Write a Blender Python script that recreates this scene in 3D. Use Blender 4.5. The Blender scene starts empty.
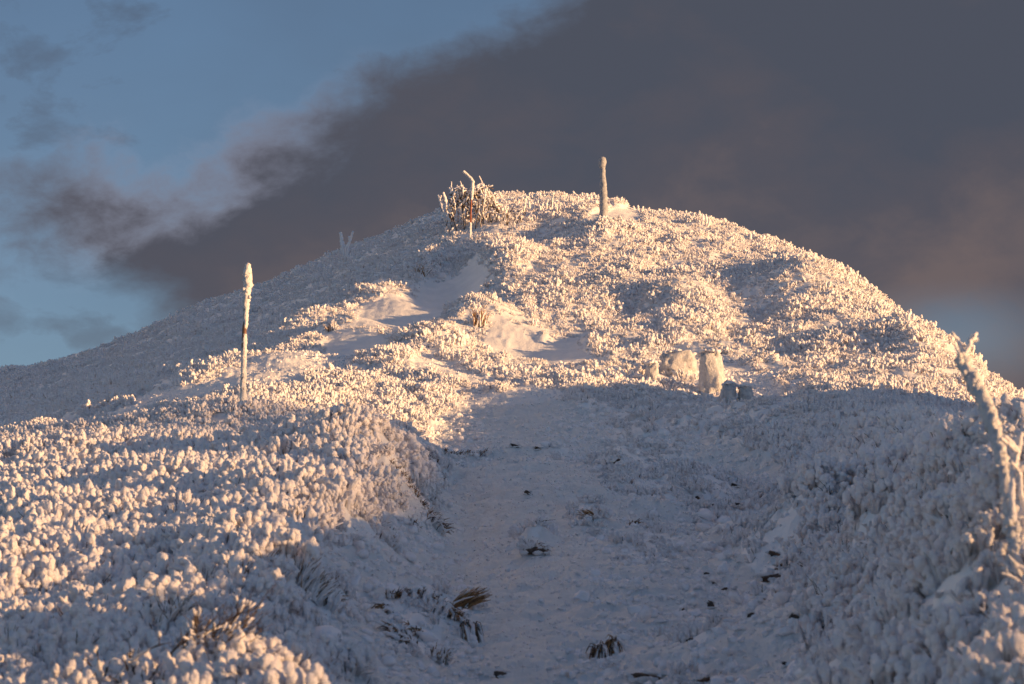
import bpy, math, random
import numpy as np
rng = np.random.default_rng(7)
random.seed(7)
W, H, F = 1024, 684, 2900.0
PITCH = math.radians(8.97)
CP, SP = math.cos(PITCH), math.sin(PITCH)
C = bpy.context.scene.collection

# ------------------------------------------------------------------ mapping between measured photo angles and world metres
def pix2ae(px, py):
    den = F*CP-(342-py)*SP
    return (px-512)/den, (F*SP+(342-py)*CP)/den
def w2pix(X, Y, Z):
    d = Y*CP+Z*SP
    d = np.maximum(d, 0.1)
    return 512+F*X/d, 342-F*(-Y*SP+Z*CP)/d

# ------------------------------------------------------------------ noise
def _hash(ix, iy, s):
    h = (ix.astype(np.int64)*374761393+iy.astype(np.int64)*668265263+s*974634777) & 0xffffffff
    h = ((h ^ (h >> 13))*1274126177) & 0xffffffff
    h = ((h ^ (h >> 16))*2246822519) & 0xffffffff
    return ((h ^ (h >> 15)) & 0xffffff)/float(0xffffff)
def gnoise(x, y, s=0):
    ix = np.floor(x); iy = np.floor(y); fx = x-ix; fy = y-iy
    u = fx*fx*fx*(fx*(fx*6-15)+10); v = fy*fy*fy*(fy*(fy*6-15)+10)
    def g(dx, dy):
        a = _hash(ix+dx, iy+dy, s)*2*np.pi
        return np.cos(a)*(fx-dx)+np.sin(a)*(fy-dy)
    a = g(0, 0)+u*(g(1, 0)-g(0, 0)); b = g(0, 1)+u*(g(1, 1)-g(0, 1))
    return (a+v*(b-a))*1.4
def fbm(x, y, o=4, s=0, gain=.5):
    r = 0; a = 1.0
    for k in range(o):
        r = r+a*gnoise(x*2.03**k+17.3*k, y*2.03**k-9.1*k, s+k); a *= gain
    return r
def worley(x, y, s=0):
    ix = np.floor(x); iy = np.floor(y); best = np.full(x.shape, 9.0)
    for dx in (-1, 0, 1):
        for dy in (-1, 0, 1):
            cx = ix+dx+_hash(ix+dx, iy+dy, s); cy = iy+dy+_hash(ix+dx, iy+dy, s+91)
            best = np.minimum(best, (x-cx)**2+(y-cy)**2)
    return np.sqrt(best)
def sstep(a, b, x):
    t = np.clip((x-a)/(b-a), 0, 1); return t*t*(3-2*t)
def pchip(xk, yk, x):
    xk = np.asarray(xk, float); yk = np.asarray(yk, float); h = np.diff(xk); d = np.diff(yk)/h
    m = np.zeros_like(yk); m[0] = d[0]; m[-1] = d[-1]
    for i in range(1, len(xk)-1):
        if d[i-1]*d[i] > 0:
            w1 = 2*h[i]+h[i-1]; w2 = h[i]+2*h[i-1]; m[i] = (w1+w2)/(w1/d[i-1]+w2/d[i])
    i = np.clip(np.searchsorted(xk, x)-1, 0, len(xk)-2); t = (x-xk[i])/h[i]
    t2 = t*t; t3 = t2*t
    y = (2*t3-3*t2+1)*yk[i]+(t3-2*t2+t)*h[i]*m[i]+(-2*t3+3*t2)*yk[i+1]+(t3-t2)*h[i]*m[i+1]
    y = np.where(x < xk[0], yk[0]+(x-xk[0])*m[0], y)
    return y

SUN_EL = math.radians(5.5); SUN_AZ = math.atan2(.92, -.40)      # clockwise from +Y
sv = (math.sin(SUN_AZ)*math.cos(SUN_EL), math.cos(SUN_AZ)*math.cos(SUN_EL), math.sin(SUN_EL))

# ------------------------------------------------------------------ terrain: column profiles (distance : line in the photo), last one is the skyline
COLS = {
 -300:[(12,735),(16,655),(20,600),(26,540),(34,492),(42,464),(52,458),(64,452),(76,444),(88,438)],
 0:   [(12,730),(16,640),(20,575),(26,510),(34,464),(42,445),(52,440),(64,423),(76,403),(88,375)],
 128: [(12,725),(16,635),(20,565),(26,500),(34,456),(40,432),(44,411),(50,400),(60,387),(72,368),(87,340)],
 256: [(12,720),(16,632),(20,560),(26,492),(34,448),(39,420),(43,390),(47,369),(60,353),(71,333),(86,286)],
 384: [(12,728),(16,655),(20,592),(24,535),(28,490),(34,448),(40,415),(46,382),(52,352),(58,322),(66,292),(75,258),(85,233)],
 448: [(12,735),(16,660),(20,600),(24,545),(28,505),(34,462),(40,422),(46,390),(52,356),(58,325),(66,287),(74,248),(82,214)],
 512: [(12,735),(14,695),(17,635),(21,572),(26,514),(32,465),(38,430),(42,405),(46,385),(52,358),(58,330),(64,300),(70,262),(75,228),(83,197)],
 640: [(12,735),(14,695),(17,632),(21,575),(26,522),(32,476),(37,445),(40,420),(43,400),(46,388),(50,368),(56,335),(62,300),(68,264),(74,234),(80,209)],
 768: [(12,735),(14,695),(18,625),(22,575),(26,538),(30,506),(33,475),(36,440),(39,418),(44,398),(50,369),(56,339),(62,308),(68,276),(76,244)],
 896: [(11,745),(14.5,664),(17,614),(19,580),(21,548),(23,508),(25.5,470),(29,440),(33,434),(40,421),(44,404),(50,376),(56,347),(64,318)],
 960: [(9.5,750),(12,686),(14,622),(16,560),(18,515),(20,482),(23,458),(27,450),(34,447),(42,427),(47,402),(54,358)],
 1024:[(8,760),(10.5,690),(12,632),(13.5,562),(15,515),(17,480),(20,458),(26,456),(34,458),(41,443),(46,424),(50,405)],
 1200:[(8,740),(10,690),(12,632),(14,580),(16,535),(20,500),(26,480),(34,472),(40,475)],
}
SKY_PX = [-300,0,50,100,140,175,220,260,300,345,380,430,470,500,540,580,620,660,700,740,780,820,860,900,940,985,1024,1200]
SKY_PY = [438,376,367,352,337,318,302,288,272,251,239,221,205,197,197,199,205,215,221,234,247,262,290,316,342,380,407,478]
NA_IN, NR = 820, 1280
SHADE_UP, SHADE_Q = .05, .85
RIDGE_UP, RIDGE_Q = .02, .28
a_in = np.linspace(-0.19, 0.19, NA_IN)
side = 0.19+np.cumsum(np.geomspace(0.0006, 0.03, 62))
A = np.concatenate([-side[::-1], a_in, side])
D = np.concatenate([np.linspace(1.0, 8.6, 60)[:-1], np.geomspace(8.6, 96.0, NR), np.geomspace(98, 6000, 60)])
def extend(Dk, zk, Dg, e_s):
    z = pchip(Dk, zk, Dg)
    Ds, Zs = Dk[-1], zk[-1]
    d = np.maximum(Dg-Ds, 0); k = .020; dm = (e_s+.42)/(2*k)
    zz = np.where(d < dm, Zs+e_s*d-k*d*d, Zs+e_s*dm-k*dm*dm-.42*(d-dm))
    return np.where(Dg > Ds, zz, z)
cols_a, cols_z = [], []
def addcol(a, z): cols_a.append(a); cols_z.append(z)
addcol(-1.2, pchip([1,12,30,50,80,110,200], [-1.9,-.8,-.3,-2,-6,-16,-50], D))
addcol(-.45, pchip([1,12,30,50,80,110,200], [-1.75,-.3,1.2,2.0,2.6,-2,-40], D))
for px, lst in COLS.items():
    Dk = [1, 4]; zk = [-1.72, -1.25]
    sc_ = {384: .03, 448: .09, 512: .10, 640: .10, 768: .06, 896: -.06, 960: -.11, 1024: -.12, 1200: -.09}.get(px, 0)
    for d, py in lst:
        d = d*(1+sc_*float(sstep(8, 14, np.float64(d)))*(1-float(sstep(28, 42, np.float64(d)))))
        a, e = pix2ae(px, py); Dk.append(d); zk.append(e*d)
    _, e_s = pix2ae(px, lst[-1][1])
    addcol((px-512)/(F*CP), extend(Dk, zk, D, e_s))
addcol(.33, pchip([1,7,12,21,32,42,50,60,80,110,200], [-1.6,-.9,.3,1.5,2.7,3.2,2.4,0,-6,-16,-50], D))
addcol(.62, pchip([1,12,30,60,80,110,200], [-1.8,-.4,.2,-8,-15,-28,-62], D))
addcol(1.6, pchip([1,12,30,60,80,110,200], [-2,-1,-3,-16,-25,-38,-72], D))
ca = np.array(cols_a); cz = np.array(cols_z)
# interpolate across columns: vectorised pchip
def cross(ca, cz, A):
    n = len(ca); h = np.diff(ca)[:, None]; d = np.diff(cz, axis=0)/h
    m = np.zeros_like(cz); m[0] = d[0]; m[-1] = d[-1]
    m[1:-1] = (d[:-1]*h[1:]+d[1:]*h[:-1])/(h[1:]+h[:-1])
    i = np.clip(np.searchsorted(ca, A)-1, 0, n-2); t = np.clip(((A-ca[i])/np.diff(ca)[i]), 0, 1)[:, None]; hh = h[i]
    t2 = t*t; t3 = t2*t
    return (2*t3-3*t2+1)*cz[i]+(t3-2*t2+t)*hh*m[i]+(-2*t3+3*t2)*cz[i+1]+(t3-t2)*hh*m[i+1]
Z = cross(ca, cz, np.clip(A, -1.2, 1.6))                     # [a, d]
gk = np.exp(-.5*(np.arange(-75, 76)/36.)**2); gk /= gk.sum(); i0 = 62; Zi = Z[i0:i0+NA_IN].copy()
Zb = np.stack([np.convolve(np.pad(Zi[:, j], 75, mode='reflect', reflect_type='odd'), gk, mode='valid') for j in range(len(D))], 1)
wb = sstep(42, 50, D)[None, :]*(1-sstep(.16, .188, np.abs(a_in)))[:, None]
Z[i0:i0+NA_IN] = Zi*(1-wb)+Zb*wb
AA, DD = np.meshgrid(A, D, indexing='ij')
X, Y = AA*DD, DD.copy()
# match the skyline
PX, PY = w2pix(X, Y, Z)
far = D > 44
pmin = PY[:, far].min(axis=1)
targ = np.interp(512+F*CP*A, SKY_PX, SKY_PY)
targ = np.where(np.abs(A) < .22, targ, pmin)
corr = np.clip(np.where(np.abs(A) < .24, pmin-targ, 0), -30, 30)*(1-sstep(.185, .24, np.abs(A)))                # pixels to lift
kern = np.exp(-np.linspace(-2, 2, 41)**2); kern /= kern.sum()
corr = np.convolve(np.pad(corr, 20, mode='edge'), kern, mode='valid')
Ds = np.interp(512+F*CP*A, list(COLS), [v[-1][0] for v in COLS.values()])
wgt = sstep(.62, 1.0, DD/Ds[:, None])*(1-sstep(1.6, 3, DD/Ds[:, None]))
Z = Z+corr[:, None]*wgt*DD/F*1.02
# beyond the hill everything sinks to a valley floor
Z = np.where(Z < -70, -70-8*(1-np.exp((Z+70)/20)), Z)
PX, PY = w2pix(X, Y, Z)

def project_down(px, py, grid_py):
    a = (px-512)/(F*CP-(342-py)*SP); i = int(np.argmin(np.abs(A-a)))
    col = grid_py[i]; js = np.where((col <= py) & (D > 8) & (D < 100))[0]
    j = int(js[0]) if len(js) else int(np.argmin(np.where((D > 8) & (D < 100), col, 1e9)))
    return i, j
def base_xy(px, py):
    i, j = project_down(px, py, PY0); return X[i, j], Y[i, j]
PY0 = PY.copy()

# mounds (+) and hollows (-): photo spot, half width (m across), half depth (m along view), height (m)
BUMPS = [
 (470,455,1.2,.35,.12),(500,480,1.0,.35,.10),(570,500,.8,.4,.12),(600,530,.5,.4,.14),(650,515,.6,.4,.20),(560,585,.5,.4,.07),(660,600,.6,.5,.14),(720,650,.6,.5,.14),(500,650,.6,.4,.07),(690,560,.5,.5,.16),
 (300,575,.7,1.8,.14),(355,530,.6,1.8,.14),(240,610,.6,1.5,.10),
 (285,600,.45,.9,.14),(330,550,.45,.9,.18),(380,508,.42,.9,.22),(330,480,.6,1.2,.20),(270,520,.6,1.2,.12),(385,460,.6,1.2,.2),
 (430,625,.30,.55,.16),(620,478,.42,.7,.30),(535,552,.14,.22,.10),(640,560,.8,1.2,.15),
 (270,382,1.4,1.2,.16),(200,396,1.2,1.0,.12),(745,545,.35,.5,.34),(800,556,.55,.6,.42),(885,572,.30,.5,.42),(860,620,.6,.8,.2),(960,660,.8,.9,.25),
 (705,500,.30,.5,.16),(720,470,.7,.9,-.22),(880,540,.35,.8,-.25),(820,500,.5,.8,-.15),
 (400,520,.35,.8,.22),(370,480,.5,1.0,.28),(330,555,.4,.7,.12),(390,440,.5,1.2,.25),
 (452,280,1.0,3.0,-.75),(500,262,.9,3.0,.35),(410,312,1.5,2.6,-.60),(350,330,.9,2.0,.35),(470,318,.8,2.4,.45),
 (540,234,1.1,1.6,-.40),(600,228,1.0,2.0,.25),(637,308,.6,1.4,-.34),(672,300,.7,2.0,.35),
 (500,330,.9,2.0,.3),(440,350,.7,1.6,.35),(395,372,.6,1.5,.3),(345,352,.8,1.5,-.35),(300,330,.8,1.8,.3),
 (280,365,1.0,1.6,.25),(530,350,1.0,1.8,-.25),(600,375,1.0,1.5,.12),(450,385,.6,1.2,.2),
 (790,282,1.6,3.5,.22),(868,345,1.3,3.0,.25),(930,360,.5,1.6,.08),(760,390,.9,1.2,-.12),(690,335,.8,2.,.2),
 (215,425,1.0,2.0,.12),(60,470,1.2,2.0,.15),(160,500,.9,1.5,.15),(300,470,.8,1.4,.15),
]
for px, py, sx, sy, h in BUMPS:
    bx, by = base_xy(px, py)
    Z = Z+h*np.exp(-((X-bx)/sx)**2-((Y-by)/sy)**2)
near = sstep(100, 90, DD)*sstep(5, 9.5, DD)

# trodden / windblown smooth snow
STROKES = [
 [(560,730,265),(560,650,240),(545,590,175),(545,535,95),(530,492,90),(522,462,105),(518,452,95)],
 [(330,366,20),(270,380,24),(215,393,22),(140,406,11)],
 [(500,345,16),(560,352,22),(600,366,14)],
 [(415,308,34),(375,318,26)],[(445,284,26),(470,272,18)],[(430,372,20),(470,384,14)],
 [(700,446,16),(760,470,24)],[(820,500,22),(885,540,32)],[(690,580,60),(760,640,60)],
 [(735,372,16),(760,392,22)],[(600,222,10),(630,216,14)],[(345,352,22),(380,345,12)],[(60,428,10),(200,408,10)],
]
smooth = np.zeros_like(Z)
wob = fbm(X*1.1, Y*.6, 3, 5)
for st in STROKES:
    for (x0, y0, r0), (x1, y1, r1) in zip(st[:-1], st[1:]):
        dx, dy = x1-x0, (y1-y0)*1.4; L2 = dx*dx+dy*dy
        t = np.clip(((PX-x0)*dx+(PY-y0)*1.4*dy)/L2, 0, 1)
        r = r0+(r1-r0)*t
        dist = np.hypot(PX-x0-t*dx, (PY-y0)*1.4-t*dy)
        smooth = np.maximum(smooth, 1-sstep(.80, 1.12, dist/r+wob*.22))
for rx, ry, rr in [(425,622,58),(620,470,42),(650,560,52),(780,560,80),(705,500,48),(535,550,16),(606,650,20),(700,640,50),(590,520,26),(442,481,18),(560,450,22)]:
    smooth = smooth*(1-.5*(1-sstep(.5, 1.1, np.hypot(PX-rx, (PY-ry)*1.4)/rr+wob*.3)))
smooth *= near
SEMI = [[(425,640,70),(425,600,50)],[(690,720,190),(715,610,130),(705,530,115),(680,465,85),(600,440,60)],[(330,640,60),(400,540,50)],[(400,455,50),(470,440,40)],[(520,340,40),(560,350,40)],[(330,360,30),(340,352,30)],[(760,400,60),(700,395,60)]]
semi = np.zeros_like(Z)
for st in SEMI:
    for (x0, y0, r0), (x1, y1, r1) in zip(st[:-1], st[1:]):
        dx, dy = x1-x0, (y1-y0)*1.4; L2 = dx*dx+dy*dy
        t = np.clip(((PX-x0)*dx+(PY-y0)*1.4*dy)/L2, 0, 1); r = r0+(r1-r0)*t
        semi = np.maximum(semi, 1-sstep(.6, 1.15, np.hypot(PX-x0-t*dx, (PY-y0)*1.4-t*dy)/r+wob*.3))
semi *= near
veg = (1-smooth)*(1-.72*semi*sstep(-.35, .15, fbm(X/.45, Y/.6, 3, 61)))
mid = np.minimum(1, 40/DD)
lump = .16*(1-.75*sstep(44, 56, DD))*fbm(X/5, Y/7, 3, 11)+.10*fbm(X/1.5, Y/2.0, 3, 21)*(.35+.65*veg)
face = sstep(44, 54, DD)*sstep(-.12, -.02, AA+(DD-44)*0.0)
lump = lump+.10*face*fbm(X/.9, Y/1.6, 2, 23)*veg
wl = worley(X/.30, Y/.30, 3); wl2 = worley(X/.11, Y/.11, 4)
rime = veg*((.075*(1-np.clip(wl, 0, 1)**1.6)+.035*(1-np.clip(wl2, 0, 1)**1.5))*(1.0-.35*face)+.03*fbm(X/.4, Y/.4, 2, 33))
pit = sstep(.28, .12, worley(X/.55, Y/.42, 8))
crust = (1-veg)*(1-.55*sstep(40, 55, DD))*(.034*fbm(X/.6, Y/.5, 3, 41)+.020*fbm(X/.13, Y/.16, 3, 47)+.007*fbm(X/.05, Y/.08, 2, 48)+.016*fbm(X/1.2, Y/.28, 2, 49)-.034*pit+.03*np.maximum(fbm(X/.22, Y/.22, 2, 53)-.18, 0))
# drifted ribs on the smooth snow
Z = Z+near*(lump+rime+crust)
PX, PY = w2pix(X, Y, Z)

# an unseen spur added to the hill just right of the picture: its crest is as high as the evening shade over the foreground needs
sx, sy = sv[0]/math.hypot(sv[0], sv[1]), sv[1]/math.hypot(sv[0], sv[1]); tanE = math.tan(SUN_EL)
AC = .245; Dc = np.arange(9.0, 47.0, .5); zc = []
for d in Dc:
    t = np.arange(1.0, 30, .15); x = AC*d-sx*t; y = d-sy*t; a = x/y
    ii = np.clip(np.searchsorted(A, a), 0, len(A)-1); jj = np.clip(np.searchsorted(D, y), 0, len(D)-1)
    px = PX[ii, jj]; py = PY[ii, jj]
    lim = np.interp(px, [0, 128, 256, 400, 512, 768, 870, 940, 1024], [445, 425, 412, 412, 384, 396, 418, 440, 450])
    ok = (px > 420) & (px < 1024) & (py > lim) & (py < 740)
    zc.append(np.quantile((Z[ii, jj]+SHADE_UP+tanE*t)[ok], SHADE_Q) if ok.sum() > 8 else -9)
zc = np.array(zc); zb = np.array([Z[np.argmin(np.abs(A-AC)), np.argmin(np.abs(D-d))] for d in Dc])
up = np.maximum(zc-zb, 0)*sstep(28, 33, Dc); kk = np.exp(-np.linspace(-2, 2, 9)**2); kk /= kk.sum(); up = np.convolve(np.pad(up, 4, mode='edge'), kk, mode='valid')
print('spur', [(float(d), round(float(u), 2)) for d, u in zip(Dc[::6], up[::6])])
upD = np.interp(D, Dc, up, left=up[0]*.3, right=0)*(1-sstep(44, 50, D))
Z = Z+upD[None, :]*np.where(AA < AC, sstep(.188, AC, AA), 1-sstep(AC, .33, AA))  # raises the added out-of-view crest that casts the shade
PX, PY = w2pix(X, Y, Z)

# an unseen ridge added %d m off towards the sun: its skyline half covers the low sun over the foreground
RDIST = 170.0
inview = (PX > 20) & (PX < 1010) & (PY < 720) & (D[None, :] < 42) & (D[None, :] > 10) & (PY > np.interp(PX, [0, 128, 256, 400, 600, 1024], [438, 428, 425, 425, 445, 445]))
side_b = inview & (smooth < .3) & (PX < 400)
P_ = (-sy*X+sx*Y)[side_b]; K_ = (Z-tanE*(X*sx+Y*sy))[side_b]
bins = np.arange(7, 44, .8); rz = []
for b0 in bins:
    m_ = (P_ > b0) & (P_ < b0+1.2); rz.append(np.quantile(K_[m_], float(np.interp(b0, [22, 27, 31, 35], [RIDGE_Q, .5, .85, .95]))) if m_.sum() > 200 else np.nan)
rz = np.array(rz); okb = ~np.isnan(rz) & (bins < 35.2); bins = bins[okb]; rz = rz[okb]+RIDGE_UP
rb = inview & (smooth < .3) & (PX > 880); Pr = (-sy*X+sx*Y)[rb]; Kr = (Z-tanE*(X*sx+Y*sy))[rb]
for b0 in (9, 12, 15, 18, 21, 24, 27):
    m_ = (Pr > b0) & (Pr < b0+1); print('P', b0, 'ridge', round(float(np.interp(b0+.5, bins, rz)), 2), 'right bank quantiles', np.round(np.quantile(Kr[m_], [.3, .6, .9]), 2) if m_.sum() > 50 else None)
print('ridge', np.round(bins, 1).tolist(), np.round(rz, 2).tolist())

def ground(px, py):
    """first surface point seen at a photo position"""
    i, j = project_down(px, py, PY); return float(X[i, j]), float(Y[i, j]), float(Z[i, j])
def height(x, y):
    a = x/y; i = np.clip(np.searchsorted(A, a)-1, 0, len(A)-2); j = np.clip(np.searchsorted(D, y)-1, 0, len(D)-2)
    u = (a-A[i])/(A[i+1]-A[i]); v = (y-D[j])/(D[j+1]-D[j])
    return (Z[i, j]*(1-u)+Z[i+1, j]*u)*(1-v)+(Z[i, j+1]*(1-u)+Z[i+1, j+1]*u)*v
def sample(G, x, y):
    a = x/y; i = np.clip(np.searchsorted(A, a), 0, len(A)-1); j = np.clip(np.searchsorted(D, y), 0, len(D)-1)
    return G[i, j]

# ------------------------------------------------------------------ materials
def new_mat(name):
    m = bpy.data.materials.new(name); m.use_nodes = True
    nt = m.node_tree; return m, nt, nt.nodes['Principled BSDF']
def nd(nt, t, **kw):
    n = nt.nodes.new(t)
    for k, v in kw.items(): setattr(n, k, v)
    return n
def ramp(nt, stops):
    r = nd(nt, 'ShaderNodeValToRGB'); e = r.color_ramp.elements
    while len(e) < len(stops): e.new(.5)
    for q, (p, c) in zip(e, stops): q.position = p; q.color = (*c, 1)
    return r
def snow_mat(name, c0, c1, scale, bump, bscale, dirt=0):
    m, nt, b = new_mat(name); L = nt.links
    tc = nd(nt, 'ShaderNodeTexCoord'); n = nd(nt, 'ShaderNodeTexNoise'); n.inputs['Scale'].default_value = scale; n.inputs['Detail'].default_value = 6
    L.new(tc.outputs['Object'], n.inputs['Vector'])
    r = ramp(nt, [(.3, c0), (.7, c1)]); L.new(n.outputs['Fac'], r.inputs[0])
    col = r.outputs[0]
    if dirt:
        n3 = nd(nt, 'ShaderNodeTexNoise'); n3.inputs['Scale'].default_value = 5.5; n3.inputs['Detail'].default_value = 9; n3.inputs['Roughness'].default_value = .72
        L.new(tc.outputs['Object'], n3.inputs['Vector'])
        r3 = ramp(nt, [(.66, (0, 0, 0)), (.72, (1, 1, 1))]); L.new(n3.outputs['Fac'], r3.inputs[0])
        mx = nd(nt, 'ShaderNodeMix', data_type='RGBA'); mt = nd(nt, 'ShaderNodeMath', operation='MULTIPLY'); mt.inputs[1].default_value = dirt
        L.new(r3.outputs[0], mt.inputs[0]); L.new(mt.outputs[0], mx.inputs[0]); L.new(col, mx.inputs[6]); mx.inputs[7].default_value = (.20, .13, .07, 1)
        col = mx.outputs[2]
    L.new(col, b.inputs['Base Color'])
    b.inputs['Roughness'].default_value = .78; b.inputs['Specular IOR Level'].default_value = .25
    n2 = nd(nt, 'ShaderNodeTexNoise'); n2.inputs['Scale'].default_value = bscale; n2.inputs['Detail'].default_value = 8; n2.inputs['Roughness'].default_value = .65
    L.new(tc.outputs['Object'], n2.inputs['Vector'])
    bp = nd(nt, 'ShaderNodeBump'); bp.inputs['Strength'].default_value = bump; bp.inputs['Distance'].default_value = .03
    L.new(n2.outputs['Fac'], bp.inputs['Height']); L.new(bp.outputs[0], b.inputs['Normal'])
    return m
def plain_mat(name, c0, c1, scale=12, rough=.85, bump=.5):
    m, nt, b = new_mat(name); L = nt.links
    tc = nd(nt, 'ShaderNodeTexCoord'); n = nd(nt, 'ShaderNodeTexNoise'); n.inputs['Scale'].default_value = scale; n.inputs['Detail'].default_value = 5
    L.new(tc.outputs['Object'], n.inputs['Vector']); r = ramp(nt, [(.35, c0), (.65, c1)])
    L.new(n.outputs['Fac'], r.inputs[0]); L.new(r.outputs[0], b.inputs['Base Color']); b.inputs['Roughness'].default_value = rough
    bp = nd(nt, 'ShaderNodeBump'); bp.inputs['Strength'].default_value = bump; bp.inputs['Distance'].default_value = .01
    L.new(n.outputs['Fac'], bp.inputs['Height']); L.new(bp.outputs[0], b.inputs['Normal'])
    return m
M_snow = snow_mat('snow', (.78, .80, .82), (.88, .89, .90), 3, .5, 22, .35)
M_path = snow_mat('trodden_snow', (.72, .755, .775), (.86, .88, .89), 5, 1.0, 26)
M_rime = snow_mat('rime', (.90, .88, .91), (.95, .93, .95), 9, .6, 60)
M_crust = snow_mat('rime_crust', (.78, .78, .80), (.90, .90, .91), 12, .9, 45)
M_twig = plain_mat('frosted_twig', (.05, .036, .028), (.15, .11, .08), 40)
M_straw = plain_mat('dry_grass', (.26, .13, .05), (.48, .28, .12), 30)
M_dark = plain_mat('dark_grass', (.06, .036, .022), (.20, .12, .065), 30)
M_wood = plain_mat('weathered_wood', (.13, .075, .055), (.24, .15, .11), 25)
M_post = plain_mat('grey_rime', (.27, .29, .33), (.42, .44, .48), 20)
M_pole = plain_mat('reddish_wood', (.24, .07, .04), (.36, .15, .10), 25)
M_bould = snow_mat('rimed_stone', (.48, .49, .53), (.76, .76, .78), 16, 1.0, 40)
M_rock = plain_mat('dark_rock', (.035, .025, .02), (.16, .11, .085), 22, .8, 1)

# ------------------------------------------------------------------ mesh helpers
class MB:
    def __init__(s): s.v = []; s.f = []; s.mi = []; s.n = 0
    def add(s, v, f, mi=0):
        v = np.asarray(v, float); s.v.append(v)
        s.f += [tuple(int(i)+s.n for i in q) for q in f]; s.mi += [mi]*len(f); s.n += len(v)
    def tube(s, pts, rad, sides=6, mi=0, rough=0.0, cap=True):
        pts = np.asarray(pts, float); n = len(pts); vs = []
        for k in range(n):
            t = pts[min(k+1, n-1)]-pts[max(k-1, 0)]; t = t/(np.linalg.norm(t)+1e-9)
            u = np.cross(t, [0, 0, 1] if abs(t[2]) < .9 else [1, 0, 0]); u /= np.linalg.norm(u); w = np.cross(t, u)
            for q in range(sides):
                an = 2*math.pi*q/sides+k*.3; r = rad[k]*(1+rough*(random.random()-.5)*2)
                vs.append(pts[k]+r*(math.cos(an)*u+math.sin(an)*w))
        fs = [(k*sides+q, k*sides+(q+1) % sides, (k+1)*sides+(q+1) % sides, (k+1)*sides+q) for k in range(n-1) for q in range(sides)]
        if cap:
            fs.append(tuple(range(sides))[::-1]); fs.append(tuple((n-1)*sides+q for q in range(sides)))
        s.add(vs, fs, mi)
    def build(s, name, mats, parent=None, smooth=True):
        v = np.concatenate(s.v); me = bpy.data.meshes.new(name)
        me.from_pydata(v.tolist(), [], s.f)
        for m in (mats if isinstance(mats, (list, tuple)) else [mats]): me.materials.append(m)
        me.polygons.foreach_set('material_index', s.mi)
        if smooth: me.shade_smooth()
        me.update(); o = bpy.data.objects.new(name, me); C.objects.link(o)
        if parent: o.parent = parent
        return o
def ico(sub):
    import bmesh
    bm = bmesh.new(); bmesh.ops.create_icosphere(bm, subdivisions=sub, radius=1)
    v = np.array([q.co[:] for q in bm.verts]); f = [tuple(x.index for x in q.verts) for q in bm.faces]; bm.free(); return v, f
ICO2 = ico(2); ICO3 = ico(3); ICO4 = ico(4)
def noise3(p, s):
    return (gnoise(p[:, 0]+3.1*p[:, 2], p[:, 1]-1.7*p[:, 2], s)+gnoise(p[:, 1]+11, p[:, 2]+p[:, 0]*.7, s+5)+gnoise(p[:, 2]-7, p[:, 0]-p[:, 1]*.6, s+9))/1.7
def blob(mb, c, r, sc=(1, 1, 1), amp=.25, freq=1.6, seed=0, base=ICO2, mi=0, flat_bottom=False):
    v, f = base; d = 1+amp*noise3(v*freq+seed*3.7, seed)
    vv = v*d[:, None]*np.array(sc)*r
    mb.add(vv+np.array(c), f, mi)
def empty(name, loc, label, cat, group=None):
    o = bpy.data.objects.new(name, None); C.objects.link(o); o.location = loc; o['label'] = label; o['category'] = cat
    o.empty_display_size = .2
    if group: o['group'] = group
    return o
def tag(o, label, cat, group=None, kind=None):
    if label: o['label'] = label
    if cat: o['category'] = cat
    if group: o['group'] = group
    if kind: o['kind'] = kind
    return o

# ------------------------------------------------------------------ the hill and the path: one fan of quads split by what lies on it
na, ndv = Z.shape
vid = np.arange(na*ndv).reshape(na, ndv)
quads = np.stack([vid[:-1, :-1], vid[1:, :-1], vid[1:, 1:], vid[:-1, 1:]], -1).reshape(-1, 4)
qs = (smooth[:-1, :-1]+smooth[1:, 1:]).reshape(-1)/2; qd = DD[:-1, :-1].reshape(-1)
VV = np.stack([X, Y, Z], -1).reshape(-1, 3)
def grid_mesh(name, q, mat):
    used = np.unique(q); remap = np.full(len(VV), -1, np.int64); remap[used] = np.arange(len(used))
    me = bpy.data.meshes.new(name); me.vertices.add(len(used)); me.vertices.foreach_set('co', VV[used].ravel().astype(np.float32))
    me.loops.add(q.size); me.loops.foreach_set('vertex_index', remap[q].ravel().astype(np.int32))
    me.polygons.add(len(q)); me.polygons.foreach_set('loop_start', (np.arange(len(q))*4).astype(np.int32))
    me.update(calc_edges=True); me.materials.append(mat); me.shade_smooth()
    o = bpy.data.objects.new(name, me); C.objects.link(o); return o
is_path = (qs > .5) & (qd < 42)
hill = grid_mesh('hill', quads[~is_path], M_snow); hill['kind'] = 'structure'
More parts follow.
